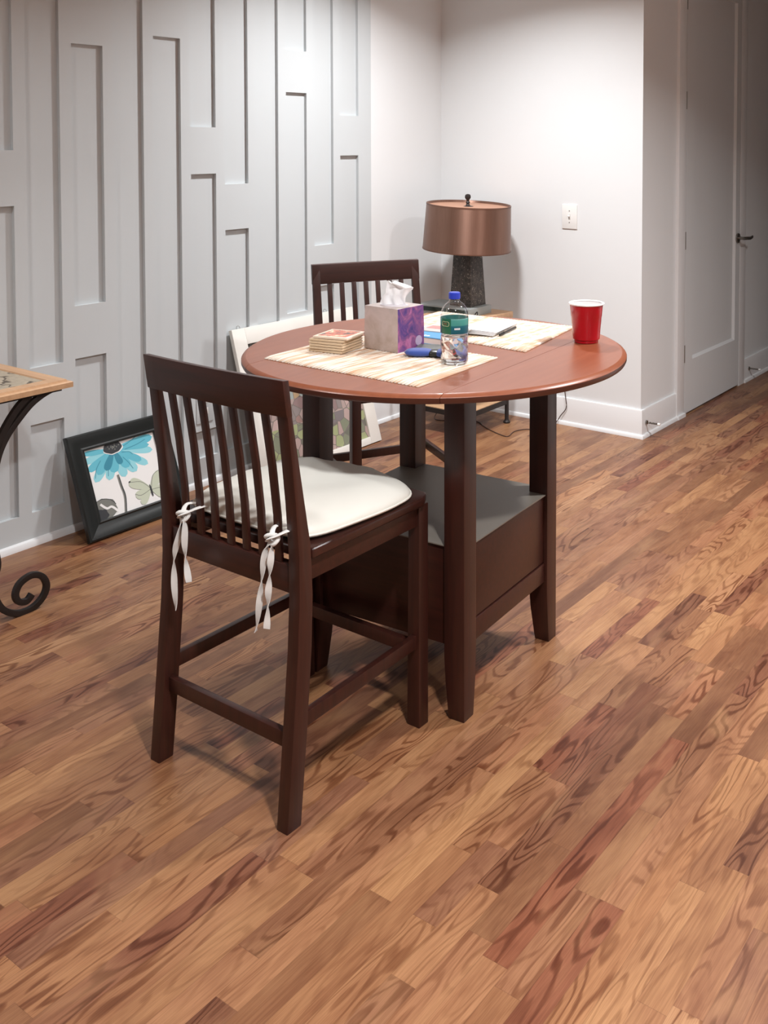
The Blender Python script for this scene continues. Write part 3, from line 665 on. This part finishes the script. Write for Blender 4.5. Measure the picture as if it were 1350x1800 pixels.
# grey box with dark windows
bx = empty('media_box', (-3.262, 4.395, 0.625), 0, 'grey box with dark glossy front windows under the bronze lamp', 'box')
m_gbox = plain('grey_plastic', rgb(150, 154, 152), 0.4)
b = B(); b.box(-0.182, 0.182, -0.10, 0.10, 0.0, 0.045); b.build('body', m_gbox, bx, bevel=0.003)
m_win = plain('dark_glossy_window', rgb(34, 44, 40), 0.15)
b = B(); b.box(-0.165, 0.02, -0.1025, -0.099, 0.012, 0.036); b.build('window', m_win, bx); b = B(); b.box(0.034, 0.168, -0.1025, -0.099, 0.012, 0.036); b.build('window', m_win, bx)
b = B(); b.sweep(smoothpath([(0.181, -0.055, 0.010), (0.200, -0.062, 0.028), (0.212, -0.075, 0.014), (0.214, -0.085, 0.003)], 5), 0.006, 0.006, round_=8); b.build('plug_lead', m_black, bx)
# lamp
lp = empty('table_lamp', (-3.186, 4.420, 0.670), R(0), 'table lamp with bronze drum shade and dark textured stone base by the wall', 'lamp')
n = N('speckled_stone'); vo = n.node('ShaderNodeTexVoronoi'); vo.inputs['Scale'].default_value = 95; n.l.new(n.obj(), vo.inputs['Vector'])
f2 = n.noise(n.obj(), 55, 4, 0.7)
spk = n.math('LESS_THAN', vo.outputs['Distance'], n.math('MULTIPLY', n.math('POWER', f2, 3.0), 1.2))
n.bump(f2, 0.8, 0.006)
m_stone = n.set(col=n.mix(n.math('MULTIPLY', spk, 0.75), n.ramp(f2, [(0.35, rgb(38, 33, 30)), (0.7, rgb(92, 82, 74))]), rgb(186, 176, 162)), rough=0.45)
b = B(); b.box(-0.078, 0.078, -0.078, 0.078, 0, 0.012)
def sq(h, z): return [(-h, -h, z), (h, -h, z), (h, h, z), (-h, h, z)]
B().loft([sq(0.072, 0), sq(0.071, 0.01), sq(0.056, 0.300), sq(0.054, 0.312)]).build('base', m_stone, lp, bevel=0.004)
B().lathe([(0.0001, 0.312), (0.02, 0.312), (0.018, 0.325), (0.008, 0.33), (0.006, 0.54), (0.0001, 0.54)], 20).build('stem', m_iron, lp)
n = N('bronze_satin'); zf = n.noise(n.mapping(n.obj(), (1, 1, 0.03)), 160, 2, 0.5)
m_shade = n.set(col=n.mix(zf, rgb(126, 94, 80), rgb(142, 109, 94)), rough=0.46, metal=0.7, aniso=0.85)
tg = n.node('ShaderNodeTangent', direction_type='RADIAL', axis='Z'); n.l.new(tg.outputs[0], n.b.inputs['Tangent']); n.b.inputs['Anisotropic Rotation'].default_value = 0.25
sh = B(); zt, zb, rt_, rb_ = 0.548, 0.298, 0.232, 0.243
sh.lathe([(rb_, zb), (rt_, zt), (rt_ - 0.003, zt + 0.001), (rt_ - 0.004, zt), (rb_ - 0.003, zb), (rb_, zb)], 72)
so = sh.build('lamp_shade', m_shade, lp, smooth=50)
so.rotation_euler = (0, R(3.2), 0); so.location = (-0.024, 0, 0.006)
n = B(); n.lathe([(rb_ + 0.0006, zb), (rb_ + 0.0008, zb + 0.006), (rb_ - 0.001, zb + 0.006)], 72); n.lathe([(rt_ + 0.0012, zt - 0.006), (rt_ + 0.0009, zt + 0.0015), (rt_ - 0.004, zt + 0.0015)], 72)
n.build('hem', plain('shade_hem', rgb(104, 70, 54), 0.5), so)
d = B(); d.lathe([(0.0001, zt - 0.012), (rt_ - 0.004, zt - 0.012)], 72); d.build('diffuser', plain('shade_liner', rgb(176, 132, 108), 0.6), so)
B().lathe([(0.0001, 0.536), (0.030, 0.536), (0.031, 0.541), (0.012, 0.546), (0.008, 0.556), (0.012, 0.562), (0.0075, 0.570), (0.0085, 0.577), (0.0155, 0.586), (0.0165, 0.593), (0.0145, 0.603), (0.008, 0.608), (0.0001, 0.609)], 28).build('finial', m_iron, lp)

# lamp cord over the floor to the back wall
cd = B().sweep(smoothpath([(x + 3.186, y - 4.420, z - 0.670) for x, y, z in [(-3.40, 4.56, 0.30), (-3.43, 4.55, 0.08), (-3.45, 4.47, 0.004), (-3.38, 4.40, 0.003), (-3.28, 4.46, 0.003), (-3.18, 4.50, 0.003), (-3.099, 4.448, 0.003), (-3.01, 4.40, 0.003), (-2.933, 4.369, 0.003), (-2.884, 4.366, 0.003), (-2.905, 4.46, 0.003), (-2.88, 4.53, 0.003), (-2.83, 4.56, 0.003), (-2.80, 4.66, 0.004), (-2.795, 4.715, 0.012), (-2.775, 4.732, 0.05), (-2.742, 4.735, 0.10), (-2.752, 4.737, 0.18), (-2.765, 4.742, 0.30)]], 8), 0.005, 0.005, round_=8).build('power_cord', plain('brown_cord', rgb(70, 46, 38), 0.5), lp, smooth=80)
cd['label'] = 'thin brown cord snaking over the floor to the white wall'

# switch, outlet, door stops
def switch(loc, label):
    e = empty('light_switch', loc, 0, label, 'light switch')
    B().box(-0.047, 0.047, -0.006, 0, -0.067, 0.067).build('cover_plate', m_plate, e, bevel=0.003)
    b = B(); b.box(-0.006, 0.006, -0.008, -0.005, -0.013, 0.013); b.build('toggle_slot', plain('slot_grey', rgb(205, 203, 200), 0.4), e)
    b = B(); b.sweep([(0, -0.006, 0.0), (0, -0.016, 0.006)], 0.008, 0.009); b.build('toggle', m_plate, e, bevel=0.001)
    for z in (-0.032, 0.032): B().sweep([(0, -0.0058, z), (0, -0.0072, z)], 0.006, 0.006, round_=12).build('screw', m_nick, e)
switch((-2.736, YBW, 1.154), 'white toggle light switch plate on the white back wall')
e = empty('power_outlet', (-3.605, 2.957, 0.366), 0, 'grey painted outlet cover low on the grey board wall, seen through the front chair', 'outlet')
B().box(0, 0.005, -0.047, 0.047, -0.078, 0.078).build('cover_plate', m_grey, e, bevel=0.002)
for z in (-0.026, 0.026):
    B().box(0.005, 0.0065, -0.016, 0.016, z - 0.015, z + 0.015).build('socket', m_plate, e, bevel=0.0015)
def stop(y, z, label):
    e = empty('door_stop', (XH + 0.014, y, z), 0, label, 'door stop')
    B().sweep([(0, 0, 0), (0.006, 0, 0), (0.008, 0, 0)], 0.022, 0.022, round_=18).build('rosette', m_nick, e)
    pts = [(0.008 + 0.062 * i / 80, 0.0042 * math.cos(i * 1.2), 0.0042 * math.sin(i * 1.2)) for i in range(81)]
    B().sweep(pts, 0.003, 0.003, round_=6).build('spring', m_nick, e)
    B().sweep([(0.068, 0, 0), (0.072, 0, 0), (0.082, 0, 0)], 0.014, 0.014, round_=16).build('tip', m_plate, e)['label'] = 'white rubber tip'
stop(4.79, 0.078, 'spring door stop on the baseboard at the wall corner')
stop(6.33, 0.080, 'spring door stop on the hallway baseboard beyond the closet door')

# ------------------------------------------------------------------ picture with the turquoise flower
ang = math.asin(0.160 / 0.416)
fr = empty('framed_picture', (-3.438, 2.484, 0.001), 0, 'black framed watercolour of a turquoise flower and butterfly leaning on the grey wall', 'picture')
# local frame: Y along the wall, v up the slope, n outward
def fp(y, v, d): return (-v * math.sin(ang) + d * math.cos(ang), y, v * math.cos(ang) + d * math.sin(ang))
YH, VH = 0.233, 0.416; bw = 0.068
mold = [(0.0, 0.0), (0.0, 0.018), (0.006, 0.022), (0.018, 0.021), (0.040, 0.014), (0.056, 0.012), (0.062, 0.0155), (bw, 0.014), (bw, 0.0)]
b = B(); cor = [(-YH, 0), (YH, 0), (YH, VH), (-YH, VH)]; sg = [(1, 1), (-1, 1), (-1, -1), (1, -1)]
rings = []
for k in range(5):
    (y, v), (sy, sv) = cor[k % 4], sg[k % 4]
    rings.append([fp(y + sy * o_, v + sv * o_, d_) for o_, d_ in mold])
b.loft(rings, cap=False)
b.build('frame', plain('black_frame', rgb(20, 24, 23), 0.3), fr, smooth=30)
iy, iv0, iv1 = YH - bw + 0.002, bw - 0.002, VH - bw + 0.002
mats = [plain('watercolour_paper', rgb(226, 224, 222), 0.6), plain('turquoise_wash', rgb(92, 176, 194), 0.6), plain('pale_turquoise_wash', rgb(138, 200, 210), 0.6), plain('charcoal_ink', rgb(44, 46, 50), 0.6), plain('grey_wash', rgb(112, 112, 106), 0.6), plain('sage_wash', rgb(186, 192, 172), 0.6), plain('dark_turquoise', rgb(48, 130, 152), 0.6)]
AW, AH = 2 * iy, iv1 - iv0
def uv(u, w): return (-iy + AW * u, iv1 - AH * w)
b = B()
b.add([fp(-iy, iv0, 0.0), fp(iy, iv0, 0.0), fp(iy, iv1, 0.0), fp(-iy, iv1, 0.0), fp(-iy, iv0, 0.004), fp(iy, iv0, 0.004), fp(iy, iv1, 0.004), fp(-iy, iv1, 0.004)], [(0, 3, 2, 1), (4, 5, 6, 7), (0, 1, 5, 4), (1, 2, 6, 5), (2, 3, 7, 6), (3, 0, 4, 7)], 0)
lay = [0]
def flat(pts, mi):
    lay[0] += 1; d_ = 0.0042 + lay[0] * 0.00003
    P = [uv(min(1, max(0, u)), min(1, max(0, w))) for u, w in pts]
    b.add([fp(y, v, d_) for y, v in P], [tuple(range(len(P)))], mi)
def petal(cx, cy, tx, ty, wd, mi, sq_=0.55):
    L = math.hypot(tx - cx, ty - cy); dx, dy = (tx - cx) / L, (ty - cy) / L; pts = []
    for i in range(17):
        s_ = i / 16; k = wd * (0.15 + 0.85 * s_ ** 0.8) * math.sqrt(max(0.0, 1 - s_ ** 5)); pts.append((cx + dx * L * s_ - dy * k, cy + dy * L * s_ + dx * k))
    for i in range(16, -1, -1):
        s_ = i / 16; k = wd * (0.15 + 0.85 * s_ ** 0.8) * math.sqrt(max(0.0, 1 - s_ ** 5)); pts.append((cx + dx * L * s_ + dy * k, cy + dy * L * s_ - dx * k))
    flat(pts, mi)
def ell(cx, cy, rx, ry, mi, rot=0, n_=24, wob=0.0):
    flat([(cx + rx * math.cos(a) * (1 + wob * math.sin(5 * a)) * math.cos(rot) - ry * math.sin(a) * math.sin(rot), cy + rx * math.cos(a) * math.sin(rot) + ry * math.sin(a) * (1 + wob * math.cos(7 * a)) * math.cos(rot)) for a in [2 * math.pi * i / n_ for i in range(n_)]], mi)
def stroke(pts, wd, mi):
    P = [Vector(p) for p in smoothpath([(x, y, 0) for x, y in pts], 6)]; l, r_ = [], []
    for i, p in enumerate(P):
        t_ = (P[min(i + 1, len(P) - 1)] - P[max(i - 1, 0)]).normalized(); nn = Vector((-t_.y, t_.x, 0)) * wd / 2; l.append((p.x + nn.x, p.y + nn.y)); r_.append((p.x - nn.x, p.y - nn.y))
    for i in range(len(P) - 1): flat([l[i], l[i + 1], r_[i + 1], r_[i]], mi); lay[0] -= 1
    lay[0] += 1
fc = (0.40, 0.10)
for tx, ty, wd, mi in [(0.93, 0.26, .075, 2), (0.82, 0.44, .075, 2), (-0.02, 0.17, .07, 2), (0.01, 0.30, .075, 1), (0.97, 0.07, .09, 1), (0.90, 0.17, .06, 1), (0.065, 0.47, .085, 2), (0.25, 0.50, .085, 2), (0.47, 0.52, .085, 2), (0.64, 0.49, .095, 2), (0.74, 0.36, .07, 1), (0.0, 0.05, .055, 1), (0.12, 0.38, .08, 1), (0.34, 0.42, .09, 1), (0.55, 0.40, .09, 1), (0.24, 0.36, .07, 6), (0.46, 0.33, .06, 6)]:
    petal(fc[0], fc[1], tx, ty, wd, mi)
for pts in [((0.5, 0.1), (0.62, 0.06), (0.75, 0.0)), ((0.55, 0.14), (0.72, 0.12), (0.86, 0.08)), ((0.50, 0.17), (0.60, 0.19), (0.64, 0.24)), ((0.2, 0.2), (0.12, 0.3), (0.08, 0.42)), ((0.32, 0.22), (0.27, 0.36), (0.25, 0.44)), ((0.5, 0.24), (0.56, 0.34), (0.6, 0.44))]: stroke(pts, 0.008, 6)
ell(fc[0] + .0, fc[1] - 0.02, 0.135, 0.085, 0, 0, 28, 0.05); ell(fc[0] - 0.005, fc[1] - 0.035, 0.128, 0.088, 3, 0, 28, 0.04)
for k in range(14):
    a = k * 2.4; ell(fc[0] + 0.09 * math.cos(a) * (k / 14), 0.062 + 0.05 * math.sin(a) * (k / 14), 0.009, 0.009, 4)
stroke([(0.375, 0.46), (0.385, 0.62), (0.40, 0.78), (0.36, 1.0)], 0.03, 4); stroke([(0.385, 0.50), (0.395, 0.66), (0.405, 0.8), (0.37, 1.0)], 0.012, 3)
ell(0.10, 0.86, 0.17, 0.14, 4, 0.2, 28, 0.07); ell(0.04, 0.93, 0.10, 0.08, 3, 0.1, 24, 0.1); stroke([(0.06, 0.78), (0.13, 0.86), (0.2, 0.86), (0.27, 0.95)], 0.03, 0); stroke([(0.0, 0.74), (0.1, 0.72), (0.2, 0.76), (0.26, 0.84)], 0.008, 3)
for tx, ty, wd in [(0.50, 0.60, .10), (0.54, 0.84, .085), (0.98, 0.60, .11), (1.0, 0.86, .085), (0.60, 0.97, .07), (0.92, 0.95, .06)]: petal(0.765, 0.79, tx, ty, wd, 5)
for pts in [((0.76, 0.78), (0.66, 0.66), (0.52, 0.62)), ((0.76, 0.80), (0.62, 0.84), (0.54, 0.80)), ((0.78, 0.78), (0.84, 0.62), (0.97, 0.56)), ((0.78, 0.81), (0.9, 0.82), (0.99, 0.88))]: stroke(pts, 0.007, 4)
ell(0.768, 0.82, 0.014, 0.09, 3, -0.06); ell(0.505, 0.61, 0.014, 0.012, 3); ell(0.965, 0.555, 0.018, 0.013, 3)
b.build('print', mats, fr, smooth=0)['label'] = 'turquoise daisy, grey bud and sage butterfly watercolour'

# ------------------------------------------------------------------ white framed mosaic leaning further back
a2 = math.asin(0.205 / 0.715); VH2 = 0.712; L0, L1 = 3.105, 3.93; CY = (L0 + L1) / 2
f2_ = empty('mosaic_panel', (-3.390, CY, 0.004), 0, 'large white framed panel of coloured glass shards leaning on the grey wall behind the table', 'mosaic')
def fq(y, v, d): return (-v * math.sin(a2) + d * math.cos(a2), y, v * math.cos(a2) + d * math.sin(a2))
def fbox(bb, y0, y1, v0, v1, d0, d1, mi=0):
    vs = [fq(y, v, d_) for d_ in (d0, d1) for v in (v0, v1) for y in (y0, y1)]
    bb.add(vs, [(0, 2, 3, 1), (4, 5, 7, 6), (0, 1, 5, 4), (2, 6, 7, 3), (0, 4, 6, 2), (1, 3, 7, 5)], mi)
H2 = (L1 - L0) / 2; sw = 0.078
b = B(); fbox(b, -H2, -H2 + sw, 0, VH2, -0.018, 0.004); fbox(b, H2 - sw, H2, 0, VH2, -0.018, 0.004); fbox(b, -H2 + sw, H2 - sw, VH2 - sw, VH2, -0.018, 0.004); fbox(b, -H2 + sw, H2 - sw, 0, 0.035, -0.018, 0.004)
b.build('frame', plain('white_painted_frame', rgb(232, 229, 222), 0.45), f2_, bevel=0.002)
n = N('glass_shards'); vo = n.node('ShaderNodeTexVoronoi'); vo.inputs['Scale'].default_value = 21.0; v_ = n.obj(); n.l.new(v_, vo.inputs['Vector'])
ve = n.node('ShaderNodeTexVoronoi', feature='DISTANCE_TO_EDGE'); ve.inputs['Scale'].default_value = 21.0; n.l.new(v_, ve.inputs['Vector'])
rx, ry, rz_ = n.sep(vo.outputs['Color']); px_, py_, pz_ = n.sep(v_)
low = n.ramp(rx, [(0.0, rgb(128, 142, 110)), (0.3, rgb(178, 192, 130)), (0.5, rgb(120, 112, 120)), (0.7, rgb(206, 176, 170)), (0.9, rgb(92, 104, 84))], 'CONSTANT')
mid = n.ramp(ry, [(0.0, rgb(150, 116, 118)), (0.25, rgb(196, 170, 164)), (0.5, rgb(148, 136, 136)), (0.7, rgb(222, 188, 182)), (0.88, rgb(170, 128, 120))], 'CONSTANT')
hi = n.ramp(rx, [(0.0, rgb(30, 34, 30)), (0.25, rgb(120, 168, 168)), (0.5, rgb(196, 160, 110)), (0.7, rgb(170, 190, 188)), (0.85, rgb(40, 52, 44))], 'CONSTANT')
c = n.mix(n.math('GREATER_THAN', pz_, 0.20), low, mid); c = n.mix(n.math('GREATER_THAN', pz_, 0.315), c, hi)
c = n.mix(n.math('LESS_THAN', ve.outputs['Distance'], 0.035), c, rgb(110, 104, 98))
c = n.mix(0.45, c, rgb(128, 120, 114))
m_shard = n.set(col=c, rough=0.25)
b = B(); fbox(b, -H2 + sw - 0.003, H2 - sw + 0.003, 0.032, VH2 - sw + 0.003, -0.014, -0.006); b.build('shard_field', m_shard, f2_, smooth=0)
for y in (-0.29, 0.29):
    b = B(); pts = [fq(y - 0.07 + 0.010 * math.cos(a), VH2 + 0.006 + 0.009 * math.sin(a), -0.010) for a in [i * math.pi / 10 for i in range(-2, 13)]]
    b.sweep(pts, 0.0022, 0.0022, round_=6); b.build('eye_hook', m_nick, f2_)

# ------------------------------------------------------------------ end table at the left edge with scrolled iron legs
et = empty('end_table', (-3.325, 1.66, 0), 0, 'oak end table with inlaid carved stone top and scrolled iron legs at the left edge', 'end table')
TX, TY, TZ = 0.257, 0.302, 0.755
n = N('carved_stone_inlay'); g = n.obj(); wv = n.node('ShaderNodeTexWave', wave_type='RINGS'); wv.inputs['Scale'].default_value = 9; wv.inputs['Distortion'].default_value = 9; wv.inputs['Detail'].default_value = 2; wv.inputs['Detail Scale'].default_value = 1.6
n.l.new(g, wv.inputs['Vector']); f = n.noise(g, 60, 4, 0.6); w_ = wv.outputs['Fac']
n.bump(w_, 0.7, 0.005)
m_inlay = n.set(col=n.mix(n.ramp(w_, [(0.02, (0, 0, 0, 1)), (0.16, (1, 1, 1, 1))]), rgb(84, 74, 62), n.mix(f, rgb(150, 138, 120), rgb(186, 174, 154))), rough=0.5)
b = B(); bwt = 0.066; zb_, zt_ = TZ - 0.027, TZ
mo = [(0.0, zb_), (0.0, zt_ - 0.010), (0.004, zt_ - 0.007), (0.014, zt_ - 0.007), (0.016, zt_), (bwt - 0.006, zt_), (bwt, zt_ - 0.006), (bwt, zb_)]
rings = []
for k in range(5):
    (x, y), (sx_, sy_) = [((-TX, -TY), (1, 1)), ((TX, -TY), (-1, 1)), ((TX, TY), (-1, -1)), ((-TX, TY), (1, -1))][k % 4]
    rings.append([(x + sx_ * o_, y + sy_ * o_, z) for o_, z in mo])
b.loft(rings, cap=False); b.build('tabletop', m_oak, et, smooth=0)
B().box(-TX + bwt - 0.002, TX - bwt + 0.002, -TY + bwt - 0.002, TY - bwt + 0.002, zb_, zt_ - 0.004).build('inlay', m_inlay, et)['label'] = 'carved grey stone inlay with scrolling relief'
fx = 0.225
b = B(); b.box(-fx - 0.012, -fx + 0.012, -TY + 0.03, TY - 0.03, zb_ - 0.010, zb_); b.box(fx - 0.012, fx + 0.012, -TY + 0.03, TY - 0.03, zb_ - 0.010, zb_); b.box(-fx, fx, -TY + 0.03, -TY + 0.054, zb_ - 0.010, zb_); b.box(-fx, fx, TY - 0.054, TY - 0.03, zb_ - 0.010, zb_)
b.build('iron_frame', m_iron, et)
scroll = [(0.240, 0.727), (0.205, 0.715), (0.165, 0.692), (0.125, 0.655), (0.085, 0.610), (0.055, 0.555), (0.035, 0.48), (0.020, 0.40), (0.026, 0.30), (0.044, 0.20), (0.030, 0.150), (0.032, 0.10), (0.058, 0.045), (0.105, 0.012), (0.155, 0.008), (0.196, 0.030), (0.212, 0.066), (0.196, 0.103), (0.160, 0.120), (0.120, 0.108), (0.103, 0.078), (0.112, 0.050), (0.140, 0.040), (0.160, 0.056)]
for sx_ in (-1, 1):
    for sy_ in (-1, 1):
        P = smoothpath([(sx_ * fx, sy_ * y, z) for y, z in scroll], 6)
        lg = B(); lg.sweep(P, 0.020, 0.017, up=(1, 0, 0)); leg = lg.build('leg', m_iron, et, bevel=0.002, smooth=50)
        Q = smoothpath([(sx_ * fx, sy_ * y, z) for y, z in [(0.165, 0.727), (0.13, 0.700), (0.095, 0.660), (0.060, 0.605), (0.035, 0.545), (0.022, 0.48)]], 6)
        B().sweep(Q, 0.020, 0.017, up=(1, 0, 0)).build('scroll_bar', m_iron, leg, smooth=50)
